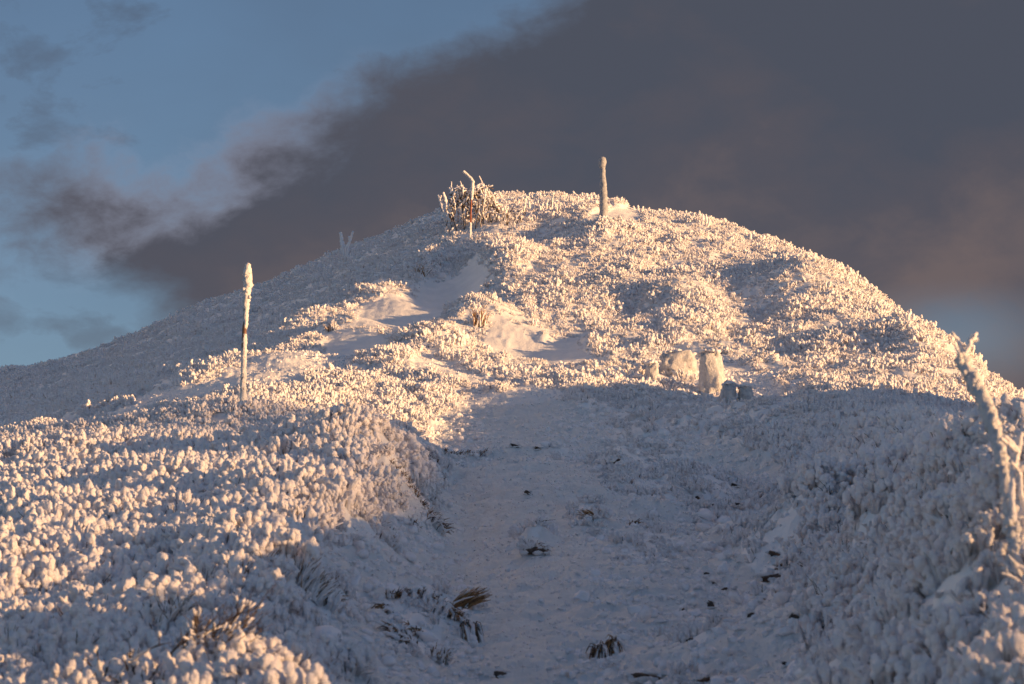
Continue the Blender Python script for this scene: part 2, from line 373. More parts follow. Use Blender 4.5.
def ridge():
    pp = np.concatenate([[-300, -120, -40, 0], bins, [bins[-1]+1.6, bins[-1]+4, 80, 140, 300]])
    zz = np.concatenate([[-30, -6, rz[0]-1, rz[0]-.2], rz, [rz[-1]-1.5, rz[-1]-4, rz[-1]-12, -30, -60]])
    zz = zz+np.where((pp >= 0) & (pp <= bins[-1]), tanE*RDIST, tanE*RDIST*.6)
    pf = np.interp(np.linspace(0, 1, 900), np.linspace(0, 1, len(pp)), pp); zf = np.interp(pf, pp, zz)
    kz = np.exp(-np.linspace(-2, 2, 15)**2); kz /= kz.sum(); zf = np.convolve(np.pad(zf, 7, mode='edge'), kz, mode='valid')
    prof = np.array([-46, -30, -18, -9, -4, -1.5, 0, 1.5, 4, 9, 18, 36, 70, 140])
    drop = np.array([-30, -20, -12, -5.5, -2.2, -.6, 0, -.6, -2.2, -5.5, -12, -24, -46, -80])
    GX = []; nP, nQ = len(pf), len(prof)
    for q in range(nQ):
        dd = RDIST+prof[q]
        zq = np.maximum(zf+drop[q], -72)+(.05*fbm(pf/1.4, np.full(nP, q*3.), 3, 5))
        GX.append(np.stack([sx*dd-sy*pf, sy*dd+sx*pf, zq], -1))
    v = np.concatenate(GX); me = bpy.data.meshes.new('added_shade_ridge')
    me.from_pydata(v.tolist(), [], [(q*nP+i, q*nP+i+1, (q+1)*nP+i+1, (q+1)*nP+i) for q in range(nQ-1) for i in range(nP-1)])
    me.materials.append(M_snow); me.shade_smooth(); o = bpy.data.objects.new('ridge', me); C.objects.link(o); o['kind'] = 'structure'
ridge()  # unseen ridge, added and shaped only to dim the sun on the foreground
path = grid_mesh('path', quads[is_path], M_path); path['kind'] = 'structure'

# ------------------------------------------------------------------ rime growth (uncountable): prototypes and scatter points carried by ONE mesh each
def proto_cauliflower(seed):
    random.seed(seed); mb = MB(); n = random.randint(9, 14)
    for k in range(n):
        an = random.uniform(0, 6.28); rr = .15*math.sqrt(random.random()); lean = rr*1.0
        x, y = rr*math.cos(an), rr*math.sin(an); h = random.uniform(.04, .17)*(1-rr*2.0)+.02
        r = random.uniform(.020, .036); x2, y2 = x+lean*math.cos(an)*.35, y+lean*math.sin(an)*.35
        blob(mb, (x2, y2, h), r, (1, 1, random.uniform(1.0, 1.5)), .42, 2.1, seed*31+k, ICO3)
        blob(mb, (x2+random.uniform(-.025, .025), y2+random.uniform(-.025, .025), h-r*1.2), r*.95, (1, 1, 1.3), .4, 2.0, seed*17+k)
        mb.tube([(x*.7, y*.7, -.06), (x, y, h*.4), (x2, y2, h)], [r*.7, r*.65, r*.6], 6, 0, .25)
    for k in range(7):
        an = random.uniform(0, 6.28); ln = random.uniform(.08, .17); q = random.uniform(.3, 1.1)
        mb.tube([(0.03*math.cos(an), .03*math.sin(an), -.02), (ln*q*.6*math.cos(an), ln*q*.6*math.sin(an), ln*.6), (ln*q*math.cos(an+.2), ln*q*math.sin(an+.2), ln)], [.0035, .003, .002], 4, 1)
    return mb
def proto_tuft(seed, n=20, ln=.16, th=.011, brown=4):
    random.seed(seed); mb = MB()
    for k in range(n):
        an = random.uniform(0, 6.28); q = random.uniform(.15, 1.2); l = ln*random.uniform(.5, 1.1); r = th*random.uniform(.6, 1.3)
        b = (random.uniform(-.05, .05), random.uniform(-.05, .05))
        c, s = math.cos(an), math.sin(an); pts = []
        for t in (0, .4, .75, 1):
            rad = l*q*t*(.6+.4*t); pts.append((b[0]+c*rad+random.uniform(-.008, .008), b[1]+s*rad+random.uniform(-.008, .008), l*(t-.35*q*t*t)-.02))
        mb.tube(pts, [r*.7, r*1.1, r*1.25, r*.5], 5, 0, .35)
        if random.random() < .6:
            p = pts[2]; an2 = an+random.choice((-1, 1))*.9
            mb.tube([p, (p[0]+.03*math.cos(an2), p[1]+.03*math.sin(an2), p[2]+.03)], [r, r*.5], 4, 0, .3)
    for k in range(brown):
        an = random.uniform(0, 6.28); q = random.uniform(.2, 1.2); l = ln*random.uniform(.4, .9)
        mb.tube([(0, 0, -.02), (l*q*.5*math.cos(an), l*q*.5*math.sin(an), l*.6), (l*q*math.cos(an), l*q*math.sin(an), l*.75)], [.004, .0035, .002], 4, 1)
    return mb
def scatter(name, protos, mats, pts, rots, scl, vidx, label):
    mb = MB(); pv = []
    for k, p in enumerate(protos):
        v = np.concatenate(p.v); mb.v.append(v); mb.f += [tuple(i+mb.n for i in q) for q in p.f]; mb.mi += p.mi; mb.n += len(v); pv += [k]*len(v)
    np_ = len(pts); allv = np.concatenate(mb.v+[pts])
    me = bpy.data.meshes.new(name); me.from_pydata(allv.tolist(), [], mb.f)
    for m in mats: me.materials.append(m)
    me.polygons.foreach_set('material_index', mb.mi); me.shade_smooth()
    n0 = mb.n
    at = me.attributes.new('pv', 'INT', 'POINT'); at.data.foreach_set('value', np.array(pv+[-1]*np_, np.int32))
    at = me.attributes.new('vidx', 'INT', 'POINT'); at.data.foreach_set('value', np.concatenate([np.zeros(n0), vidx]).astype(np.int32))
    at = me.attributes.new('scl', 'FLOAT_VECTOR', 'POINT'); at.data.foreach_set('vector', np.concatenate([np.ones((n0, 3)), scl]).astype(np.float32).ravel())
    at = me.attributes.new('rot', 'FLOAT_VECTOR', 'POINT'); at.data.foreach_set('vector', np.concatenate([np.zeros((n0, 3)), rots]).astype(np.float32).ravel())
    o = bpy.data.objects.new(name, me); C.objects.link(o)
    g = bpy.data.node_groups.new(name+'_nodes', 'GeometryNodeTree')
    g.interface.new_socket('Geometry', in_out='INPUT', socket_type='NodeSocketGeometry'); g.interface.new_socket('Geometry', in_out='OUTPUT', socket_type='NodeSocketGeometry')
    N = g.nodes; L = g.links; gi = N.new('NodeGroupInput'); go = N.new('NodeGroupOutput')
    def named(nm, ty):
        n = N.new('GeometryNodeInputNamedAttribute'); n.data_type = ty; n.inputs[0].default_value = nm; return n.outputs[0]
    pvn = named('pv', 'INT')
    def sep(k):
        c = N.new('FunctionNodeCompare'); c.data_type = 'INT'; c.operation = 'EQUAL'; L.new(pvn, c.inputs[2]); c.inputs[3].default_value = k
        s = N.new('GeometryNodeSeparateGeometry'); s.domain = 'POINT'; L.new(gi.outputs[0], s.inputs[0]); L.new(c.outputs[0], s.inputs[1]); return s.outputs[0]
    g2i = N.new('GeometryNodeGeometryToInstance')
    for k in reversed(range(len(protos))): L.new(sep(k), g2i.inputs[0])
    iop = N.new('GeometryNodeInstanceOnPoints'); L.new(sep(-1), iop.inputs['Points']); L.new(g2i.outputs[0], iop.inputs['Instance'])
    iop.inputs['Pick Instance'].default_value = True
    L.new(named('vidx', 'INT'), iop.inputs['Instance Index']); L.new(named('rot', 'FLOAT_VECTOR'), iop.inputs['Rotation']); L.new(named('scl', 'FLOAT_VECTOR'), iop.inputs['Scale'])
    L.new(iop.outputs[0], go.inputs[0])
    md = o.modifiers.new('scatter', 'NODES'); md.node_group = g
    o['kind'] = 'stuff'; o['label'] = label
    return o
def area_points(n, d0, d1, a0=-.185, a1=.185):
    d = np.sqrt(rng.uniform(d0*d0, d1*d1, n)); a = rng.uniform(a0, a1, n); return a*d, d
def place(name, protos, mats, x, y, s, label, tilt=.25, sink=.0, flat=1.0):
    z = height(x, y)-sink*s; n = len(x)
    rot = np.stack([rng.normal(0, tilt, n), rng.normal(0, tilt, n), rng.uniform(0, 6.28, n)], -1)
    sc = np.stack([s*rng.uniform(.85, 1.15, n), s*rng.uniform(.85, 1.15, n), s*flat*rng.uniform(.75, 1.25, n)], -1)
    return scatter(name, protos, mats, np.stack([x, y, z], -1), rot, sc, rng.integers(0, len(protos), n), label)
dens_n = lambda x, y: fbm(x/.9, y/1.3, 3, 77)
def seen(x, y):
    z = height(x, y); px, py = w2pix(x, y, z); return (px > -60) & (px < 1084) & (py < 760)
# near banks: cauliflower rime
x, y = area_points(58000, 8.6, 47)
vw = sample(veg, x, y); pxs, pys = w2pix(x, y, height(x, y))
rightbank = sstep(560, 680, pxs)
keep = (rng.uniform(0, 1, len(x)) < np.clip(vw*1.2-.15, 0, 1)*(.60+.9*np.clip(dens_n(x, y)+.25, 0, 1))) & seen(x, y)
keep &= rng.uniform(0, 1, len(x)) < sstep(50, 43, y)
x, y = x[keep], y[keep]
s = np.minimum(np.exp(rng.normal(0, .30, len(x))+.55*fbm(x/.8, y/1.1, 2, 83)), 1.55)*.68*(.72+.28*sstep(11, 20, y))*(1-.42*sstep(26, 42, y))*(1-.35*sample(semi, x, y))*(.45+.55*np.clip(sample(veg, x, y)*1.15, 0, 1))
print('heath', len(x))
place('rime_heath', [proto_cauliflower(100+k) for k in range(8)]+[proto_tuft(120+k, 26, .17, .013, 6) for k in range(3)], [M_rime, M_twig], x, y, s, 'knobbly white rime covering the low heath of the banks beside the snowy path', .22, .02)
# needle-like frosted grass on the hill face
x, y = area_points(150000, 40, 92)
vw = sample(veg, x, y); pxs, pys = w2pix(x, y, height(x, y))
flank = sstep(60, -60, pxs-np.interp(pys, [200, 250, 300, 350, 400, 440], [500, 400, 345, 290, 150, 0]))
keep = (rng.uniform(0, 1, len(x)) < vw*(.45+.9*np.clip(dens_n(x, y)+.3, 0, 1))*(1-.45*flank)) & seen(x, y) & (rng.uniform(0, 1, len(x)) < sstep(40, 47, y))
Dl = np.interp(pxs, list(COLS), [v[-1][0] for v in COLS.values()])
keep &= y < Dl+3
x, y = x[keep], y[keep]; s = np.minimum(np.exp(rng.normal(0, .34, len(x))+.65*fbm(x/2.2, y/3.2, 3, 85)+.3*fbm(x/.7, y/.9, 2, 87)), 1.9)*.44*(1-.3*sample(semi, x, y))*(.5+.5*sample(veg, x, y))
place('frosted_grass', [proto_tuft(200+k) for k in range(8)]+[proto_cauliflower(150+k) for k in range(3)], [M_rime, M_straw], x, y, s, 'spiky white frosted grass and heath over the sunlit hill face', .35, .02)
print('tufts', len(x))
def proto_crumb(seed):
    random.seed(seed); mb = MB()
    for k in range(random.randint(1, 3)): blob(mb, (random.uniform(-.02, .02), random.uniform(-.02, .02), .003), random.uniform(.008, .016), (1.2, 1.0, .75), .6, 1.7, seed+k)
    return mb
x, y = area_points(120000, 10, 50)
vw = sample(veg, x, y); sm = sample(semi, x, y)
keep = (rng.uniform(0, 1, len(x)) < np.clip((1-vw)*1.2, 0, 1)*(.35+.65*np.clip(fbm(x/.5, y/.6, 3, 91)+.35, 0, 1)+.4*sm)) & seen(x, y)
x, y = x[keep], y[keep]; s = np.exp(rng.normal(-.1, .5, len(x)))*(.55+.5*sample(semi, x, y))
place('snow_crumbs', [proto_crumb(300+k) for k in range(6)], [M_rime], x, y, s, 'icy crumbs and broken rime strewn over the trodden snow', .4, .0)
print('crumbs', len(x))


# ================================================================== single things
def R(a, b): return random.uniform(a, b)
def crust_tube(mb, pts, rad, sides=14, amp=.28, seed=0, mi=0, rings=None):
    """lumpy rime sleeve round a polyline: many rings, noise on the radius"""
    pts = np.asarray(pts, float); seg = np.linalg.norm(np.diff(pts, axis=0), axis=1); L_ = np.concatenate([[0], np.cumsum(seg)])
    n = rings or max(8, int(L_[-1]/(np.mean(rad)*.45))); t = np.linspace(0, L_[-1], n)
    p = np.stack([np.interp(t, L_, pts[:, k]) for k in range(3)], -1); r = np.interp(t, L_, rad)
    r[0] *= .6; r[-1] *= .45; vs = []
    for k in range(n):
        tt = p[min(k+1, n-1)]-p[max(k-1, 0)]; tt /= np.linalg.norm(tt)+1e-9
        u = np.cross(tt, [0, 1, 0] if abs(tt[1]) < .9 else [1, 0, 0]); u /= np.linalg.norm(u); w = np.cross(tt, u)
        an = np.arange(sides)*2*math.pi/sides
        q = np.stack([np.cos(an)*1.6, np.sin(an)*1.6, np.full(sides, t[k]/np.mean(rad)*.55)], -1)
        rr = r[k]*(1+amp*noise3(q, seed)+amp*.5*noise3(q*2.3, seed+3))
        vs.append(p[k]+rr[:, None]*(np.cos(an)[:, None]*u+np.sin(an)[:, None]*w))
    vs = np.concatenate(vs)
    fs = [(k*sides+q, k*sides+(q+1) % sides, (k+1)*sides+(q+1) % sides, (k+1)*sides+q) for k in range(n-1) for q in range(sides)]
    fs += [tuple(range(sides))[::-1], tuple((n-1)*sides+q for q in range(sides))]
    mb.add(vs, fs, mi)
def at(px, py, d): # point at view distance d on the sight line, for the height of a thing standing there
    a, e = pix2ae(px, py); return np.array([a*d, d, e*d])

# marker pole standing in the left-hand heath
gx, gy, gz = ground(243, 410)
def rel(px, py, d=None): return at(px, py, d or gy)-np.array([gx, gy, gz])
t = empty('marker_pole', (gx, gy, gz), 'tall leaning wooden marker pole with thick white rime head, alone in the left heath', 'marker pole')
mb = MB(); mb.tube([rel(242, 425), rel(243, 400), rel(244, 340), rel(246, 300), rel(247.5, 268)], [.034, .034, .031, .028, .026], 10); mb.build('pole', M_wood, t)
mb = MB(); crust_tube(mb, [rel(245.0, 330), rel(246, 308), rel(246.6, 293), rel(248.2, 284), rel(247.4, 272), rel(247.8, 263)], [.030, .038, .048, .060, .054, .032], seed=3, amp=.5)
for k in range(26):
    f = random.random(); blob(mb, rel(247+R(-1, 1.5), 268+34*f)+np.array([R(-.05, .05), R(-.05, .05), 0]), R(.014, .026), (1, 1, 1.2), .5, 2, k)
c = mb.build('rime_head', M_crust, t)
mb = MB(); crust_tube(mb, [rel(242.6, 412), rel(243.2, 385), rel(244, 352), rel(245, 333)], [.046, .042, .034, .030], seed=5, amp=.34)
mb.build('rime_sleeve', M_crust, t)

# stout crusted post on the summit
gx, gy, gz = ground(603, 216)
t = empty('summit_post', (gx, gy, gz), 'short stout grey-white rime-coated post with a wider cap on the hilltop', 'post')
mb = MB(); crust_tube(mb, [rel(603.5, 224), rel(603.6, 205), rel(603.4, 190), rel(603, 176), rel(602.6, 166)], [.120, .108, .095, .074, .062], seed=8, amp=.22); mb.build('shaft', M_post, t)
mb = MB(); crust_tube(mb, [rel(602.4, 169), rel(602.4, 165.5), rel(602.6, 161), rel(602.2, 157)], [.075, .100, .100, .085], seed=9, amp=.18, rings=10); mb.build('cap', M_post, t)

# thin bent pole beside the summit bush
gx, gy, gz = ground(470, 240)
t = empty('thin_pole', (gx, gy, gz), 'thin reddish pole with bent rime-coated tip in front of the summit bush', 'pole')
mb = MB(); mb.tube([rel(470, 246), rel(470.4, 230), rel(470.8, 212), rel(471.5, 196), rel(472, 184)], [.028, .026, .024, .022, .02], 8); mb.build('pole', M_pole, t)
mb = MB(); crust_tube(mb, [rel(471.6, 200), rel(472.6, 184), rel(473, 181)], [.035, .048, .035], seed=11, amp=.3); mb.build('rime_knot', M_crust, t)
mb = MB(); crust_tube(mb, [rel(470, 241), rel(470.5, 222)], [.036, .030], seed=12, amp=.3); mb.build('rime_sleeve', M_crust, t)
mb = MB(); crust_tube(mb, [rel(474, 183), rel(470.5, 178), rel(466, 173.5), rel(463, 171)], [.045, .038, .036, .044], seed=13, amp=.3); mb.build('bent_tip', M_crust, t)

def rimed_branch(mb, p0, p1, r0, r1, seed, bend=.12, forks=2):
    p0 = np.array(p0, float); p1 = np.array(p1, float); L_ = np.linalg.norm(p1-p0); mid = (p0+p1)/2+np.array([R(-1, 1), R(-1, 1), R(-.3, .5)])*bend*L_
    m2 = p0*.25+p1*.75+np.array([R(-1, 1), R(-1, 1), R(-.2, .2)])*bend*.7*L_
    crust_tube(mb, [p0, mid, m2, p1], [r0*.8, (r0+r1)/2, r1*1.1, r1*.9], 8, .5, seed)
    for k in range(forks):
        f = R(.3, .95); b = mid*(1-f)+p1*f; d = (p1-p0)/L_+np.array([R(-1.2, 1.2), R(-1.2, 1.2), R(-.5, .6)]); d /= np.linalg.norm(d); ln = L_*R(.14, .30)
        e = b+d*ln+np.array([R(-.2, .2), 0, R(-.1, .25)])*ln
        crust_tube(mb, [b, b+d*ln*.5, e], [r1*.7, r1*.85, r1*.7], 7, .5, seed+k+50)
def rimed_bush(name, px, py, tips, label, cat, r0=.04, r1=.03, forks=2, group=None, spread=.25, depth=.3):
    global gx, gy, gz
    gx, gy, gz = ground(px, py)
    t = empty(name, (gx, gy, gz), label, cat, group); mb = MB(); ms = MB()
    for k, q in enumerate(tips):
        tx, ty = q[0], q[1]; dd = R(-depth, depth)
        tip = rel(tx, ty, gy+dd); bs = q[2] if len(q) > 2 else px+(tx-px)*spread
        b = rel(bs, q[3] if len(q) > 3 else py+1.5, gy+dd*.8)
        rimed_branch(mb, b, tip, r0*R(.8, 1.2), r1*R(.8, 1.2), k*7+int(px), .10, forks)
        if 'twig' not in name and 'shoot' not in name: ms.tube([b+np.array([.012, -.01, -.1]), b*.4+tip*.6+np.array([R(-.08, .08), R(-.08, .08), 0])], [.014, .008], 5)
    if ms.n: ms.build('stems', M_twig, t)
    mb.build('rimed_branches', M_rime, t); return t
random.seed(5)
tips = []
for k in range(360):
    a_ = R(447, 522) if k % 3 == 0 else R(449, 496); top = np.interp(a_, [446, 452, 460, 468, 473, 482, 488, 496, 506, 520], [210, 196, 184, 193, 188, 182, 187, 200, 206, 210])
    y_ = float(top)+R(0, 32)*R(0, 1)
    if k < 16: tips.append((a_, y_, a_+R(-8, 8)))
    else: tips.append((a_, min(y_, 220), a_+R(-6, 6), min(y_+R(-2, 9), 224)))
tips += [(451,186,452),(460,181,464)]
rimed_bush('frosted_bush', 474, 226, tips, 'large bare bush plastered with white rime on the summit skyline, left of the post', 'bush', .019, .018, 1, spread=.62, depth=.9)
rimed_bush('frosted_sapling', 450, 222, [(451,186,450.5),(440,196,450),(438,194.5,449),(443,192,450),(455,194,450)], 'small frosted sapling with drooping side twig, left end of the summit bush', 'sapling', .045, .030, 1, depth=.2)
rimed_bush('frosted_bush', 535, 214, [(524,203),(529,200),(533,203),(538,199),(543,202),(548,199),(553,193,550),(556,200),(527,207),(546,206),(540,206),(560,203)], 'low rime-white bush on the skyline between the large bush and the post', 'bush', .036, .026, 4, spread=.9, depth=.5)
rimed_bush('frosted_twig', 345, 258, [(340.5,232,344.5),(349,236,346),(343,241,344.5),(353,231,347)], 'small forked pair of frosted twigs on the shaded left shoulder of the hill', 'twig', .042, .038, 0, depth=.1, spread=.3)
rimed_bush('frosted_twig', 431, 222, [(427,218),(433,216),(437,217),(424,221)], 'low frosted twig cluster on the skyline just left of the summit bush', 'twig', .035, .028, 1, depth=.2, spread=.7)
rimed_bush('frosted_twig', 704, 226, [(702,216),(709,218),(706,214),(699,220)], 'little frosted twig tuft on the skyline a short way right of the summit post', 'twig', .035, .026, 1, depth=.2, spread=.7)
rimed_bush('frosted_twig', 756, 241, [(750,233),(753,231),(758,236),(764,235),(768,240)], 'spread of short frosted twigs on the skyline midway down from the post', 'twig', .035, .026, 1, depth=.2, spread=.8)
rimed_bush('frosted_twig', 909, 324, [(910,309,908),(913,314),(906,316)], 'single upright frosted twig low on the right-hand skyline', 'twig', .035, .026, 0, depth=.1, spread=.5)
rimed_bush('frosted_twig', 640, 211, [(638,205),(643,206),(634,207),(646,209)], 'low frosted twig tuft directly right of the summit post', 'twig', .033, .026, 1, depth=.2, spread=.8)
rimed_bush('frosted_twig', 173, 322, [(170,314),(176,312),(180,316),(166,318)], 'dark speck of frosted twigs on the shaded lower left skyline', 'twig', .04, .03, 1, depth=.2, spread=.8)
rimed_bush('frosted_twig', 182, 384, [(180,374),(186,377),(190,380),(176,378)], 'sunlit frosted twig clump above the smooth drift, left of the marker pole', 'twig', .04, .035, 2, depth=.2, spread=.8)

# leaning sapling plastered with rime at the right edge
gx, gy, gz = ground(1018, 600)
t = empty('leaning_sapling', (gx, gy, gz), 'leaning rime-plastered sapling with a forked tip, curving down the right edge of the picture', 'sapling')
sp = [(1019,612,0),(1017,575,.1),(1013,535,.25),(1007,490,.4),(1000,450,.6),(989,412,.8),(975,384,1.0),(962,358,1.2)]
spts = [rel(a_, b_, gy+d_) for a_, b_, d_ in sp]
mb = MB(); mb.tube(spts, [.010, .010, .010, .009, .009, .008, .008, .007], 8); mb.build('stem', M_twig, t)
mb = MB(); crust_tube(mb, spts, [.016, .018, .020, .022, .025, .028, .030, .022], 20, .55, 41, rings=150)
for k in range(90):
    f = R(0, 6.99); i_ = int(f); p = spts[i_]*(1-f+i_)+spts[i_+1]*(f-i_); blob(mb, p+np.array([R(-.028, .028), R(-.028, .028), R(-.01, .02)]), R(.008, .017), (1, 1, 1.2), .45, 2.2, k)
mb.build('rime_sleeve', M_crust, t)
mb = MB(); q0 = spts[-1]
for k, (a_, b_, r_) in enumerate([(956,337,.008),(973,335,.010),(964,345,.008),(955,345,.006),(970,341,.007),(975,339,.006)]):
    rimed_branch(mb, q0, rel(a_, b_, gy+1.25+R(-.03, .03)), r_*1.15, r_*.9, 60+k, .10, 2)
mb.build('forked_tip', M_rime, t)
rimed_bush('frosted_twig', 976, 392, [(977,371),(981,376),(973,378)], 'short rimed twig knob beside the leaning sapling on the right skyline', 'twig', .05, .05, 1, depth=.1, spread=.6)
gx, gy, gz = ground(1021, 560)
rimed_bush('frosted_shoot', 1021, 560, [(1022,432,1021),(1020,470,1021)], 'upright frosted stem cut by the right edge of the picture, beside the leaning sapling', 'shoot', .014, .011, 3, depth=.05)

# snow-plastered boulders at the edge of the shade
def boulder(name, px, py, w, h, label, seed, depth=None, tilt=0, top=None, cat='boulder', back=0):
    gx, gy, gz = ground(px, py); gx *= 1+back/gy; gy += back; gz = float(height(np.array([gx]), np.array([gy]))[0]); m = gy/F*1.0
    rw, rh = w*m/2, h*m
    t = empty(name, (gx, gy, gz), label, cat)
    v, f = ICO4; sg = np.sign(v)*np.abs(v)**.72; d = 1+.24*noise3(v*1.3+seed, seed)+.13*noise3(v*3.2+seed, seed+2)+.09*noise3(v*8, seed+4)+.05*noise3(v*17, seed+6)
    p = sg*d[:, None]*np.array([rw, depth or rw*.9, rh*.66])+np.array([0, 0, rh*.25])
    if top: p[:, 0] *= 1-(1-top)*np.clip(p[:, 2]/rh, 0, 1)
    p[:, 0] += tilt*p[:, 2]
    mb = MB(); mb.add(p, f); mb.build('rimed_rock', M_bould, t)
    mc_ = MB()
    for k in range(50):
        an = R(0, 6.28); q = R(.1, 1.05); blob(mc_, (math.cos(an)*rw*q*(top or .9)+tilt*rh, math.sin(an)*(depth or rw*.9)*q, rh*(.93-.12*q)), R(.018, .04), (1.2, 1.2, .8), .45, 2, k)
    mc_.build('rime_knobs', M_rime, t)
    return t
boulder('rimed_boulder', 712, 392, 26, 47, 'tall block-shaped rime-plastered rock, largest at the edge of the shade', 3, depth=.30, top=.88, tilt=-.06)
boulder('rimed_boulder', 678, 376, 36, 24, 'rounded boulder with a curved top, directly left of the tall rock block', 9, depth=.34, back=.25)
boulder('rimed_boulder', 652, 382, 12, 22, 'small upright rime-coated stone, left of the rounded boulder', 15, depth=.14)
boulder('rimed_boulder', 638, 384, 10, 9, 'tiny rounded snowy stone, leftmost of the row of boulders at the shade edge', 21, depth=.12)
boulder('rimed_boulder', 728, 401, 15, 20, 'squat shaded stone block at the right foot of the tall rock', 27, depth=.18, tilt=.12)
boulder('rimed_boulder', 746, 400, 15, 14, 'pale squarish stone, rightmost of the boulders at the shade edge', 33, depth=.16)

# dark stones half buried in the trodden snow
def stone(px, py, w, h, label, seed, group=None, capf=.8):
    gx, gy, gz = ground(px, py+h/2); m = gy/F; rw, rh = max(w*m/2, .018), max(h*m/2, .012)
    t = empty('stone', (gx, gy, gz), label, 'stone', group)
    v, f = ICO3; d = 1+.36*noise3(v*1.4+seed, seed)+.22*noise3(v*4+seed, seed+1); pv_ = v*d[:, None]
    pv_ = pv_*np.array([rw*1.05, rw*.7, rh*.85]); pv_[:, 2] += pv_[:, 0]*R(-.4, .4)
    mb = MB(); mb.add(pv_+np.array([0, rw*.2, rh*.6]), f); mb.build('bare_rock', M_rock, t)
    mb = MB()
    for k in range(9): blob(mb, (R(-1.1, 1.1)*rw, rw*R(.25, 1.1), rh*R(.8, 1.5)), max(rw*R(.3, .7), .012)*capf, (1.3, 1.0, .6), .6, 2.0, seed+k, ICO2)
    for k in range(5): blob(mb, (R(-1.2, 1.2)*rw, -rw*R(.3, .8), rh*.05), max(rw*R(.15, .35), .010), (1.3, 1.0, .7), .6, 2.0, seed+k+20)
    mb.build('snow_cap', M_crust, t)
    return t
S = [
 (620,464,12,16,'narrow dark stone showing at the right foot of the snow hummock above mid path'),
 (900,531,13,11,'lone black stone in the snowy hollow on the right'),
 (776,556,15,8,'dark brown stone under the sunlit ridge of rime, upper of the stacked two'),
 (781,565,10,6,'smaller brown stone tucked below the upper stone of the stacked two'),
 (772,577,26,8,'long flat dark stone with a pointed end, below the sunlit ridge of rime'),
 (714,506,15,5,'thin flat dark stone at the foot of the snowy knoll right of the path'),
 (697,498,7,7,'small dark stone on the left side of the snowy knoll right of the path'),
 (737,506,9,5,'dark stone just right of the snowy knoll'),
 (735,486,8,5,'small dark stone above the snowy knoll, nearly buried'),
 (832,516,10,5,'small slanted dark stone left of the hollow with the lone black stone'),
 (917,552,10,3,'thin sliver of dark stone below the lone black stone of the hollow'),
 (795,619,10,9,'black upright stone alone in smooth snow, lower right of the path'),
 (752,615,8,8,'small leaning dark stone left of the black upright stone'),
 (711,606,7,9,'slanted dark stone in the broken snow right of the path centre'),
 (683,611,5,7,'small upright dark stone nearest the path centre, in smooth snow'),
 (818,651,9,8,'knobbly dark stone low on the right, below the black upright stone'),
 (786,664,8,6,'dark stone near the bottom, left of the knobbly stone'),
 (844,640,6,9,'narrow dark stone against the foot of the right-hand heath'),
 (650,676,32,9,'long dark jagged stone at the bottom, right of the drooping grass tuft'),
 (702,680,15,7,'low dark stone slab at the bottom edge, right of the jagged stone'),
 (501,673,13,8,'dark stone at the bottom edge below the grassy hummock'),
 (535,550,22,9,'dark stone inside the small arched grass clump in mid path'),
 (538,449,7,4,'small dark stone at the far end of the path, right of its twin'),
 (515,446,9,4,'small dark stone at the far end of the path, left of its twin'),
 (527,492,6,5,'tiny dark stone alone in the smooth middle of the path'),
]
for k, q in enumerate(S): stone(*q, 100+7*k)
for k, (a_, b_) in enumerate([(713,584),(724,590),(734,589),(762,599),(706,574),(716,618),(690,640),(826,628),(650,612)]):
    stone(a_, b_, R(4, 7), R(3, 5), 'tiny dark stone chip poking from the shaded broken snow right of the path', 400+5*k, 'tiny stone chips right of the path')

# dead grass and heather
def grass(name, px, py, w, h, label, n=60, mats=(0, 1), lean=(0, 0), droop=.5, fan=1.0, frost=.3, thick=.0035, cat='grass tuft', group=None, line=0):
    gx, gy, gz = ground(px, py+h*.3); m = gy/F; rw, rh = w*m/2, h*m*1.5; n = int(n*2.4); thick *= 1.15
    t = empty(name, (gx, gy, gz), label, cat, group); mbs = [MB(), MB(), MB()]
    for k in range(n):
        dr = droop*R(.35, 1.25); bx = R(-1, 1)*rw*(line or .62); by = R(-.6, .6)*rw*.6; bz = height(np.array([gx+bx]), np.array([gy+by]))[0]-gz
        an = R(0, 6.28); ox = math.cos(an)*rw*fan*R(.2, 1.0)+lean[0]*rh; oy = math.sin(an)*rw*.7*R(.3, 1)-abs(lean[1])*rw*.5; l = rh*R(.5, 1.15)
        pts = []
        for f in (0, .35, .7, 1): pts.append((bx+ox*f**1.2, by+oy*f, bz+.008+l*(f-dr*f*f*1.15)+lean[1]*rh*f*f))
        which = 2 if random.random() < frost else (0 if random.random() < mats[0] else 1)
        r = thick*(3.2 if which == 2 else 1)*R(.7, 1.3)
        mbs[which].tube(pts, [r, r*.95, r*.7, r*.3], 5, 0, .3 if which == 2 else .1)
    for mb, nm, mt in zip(mbs, ('straw_blades', 'dark_blades', 'frosted_blades'), (M_straw, M_dark, M_rime)):
        if mb.n: mb.build(nm, mt, t)
    return t
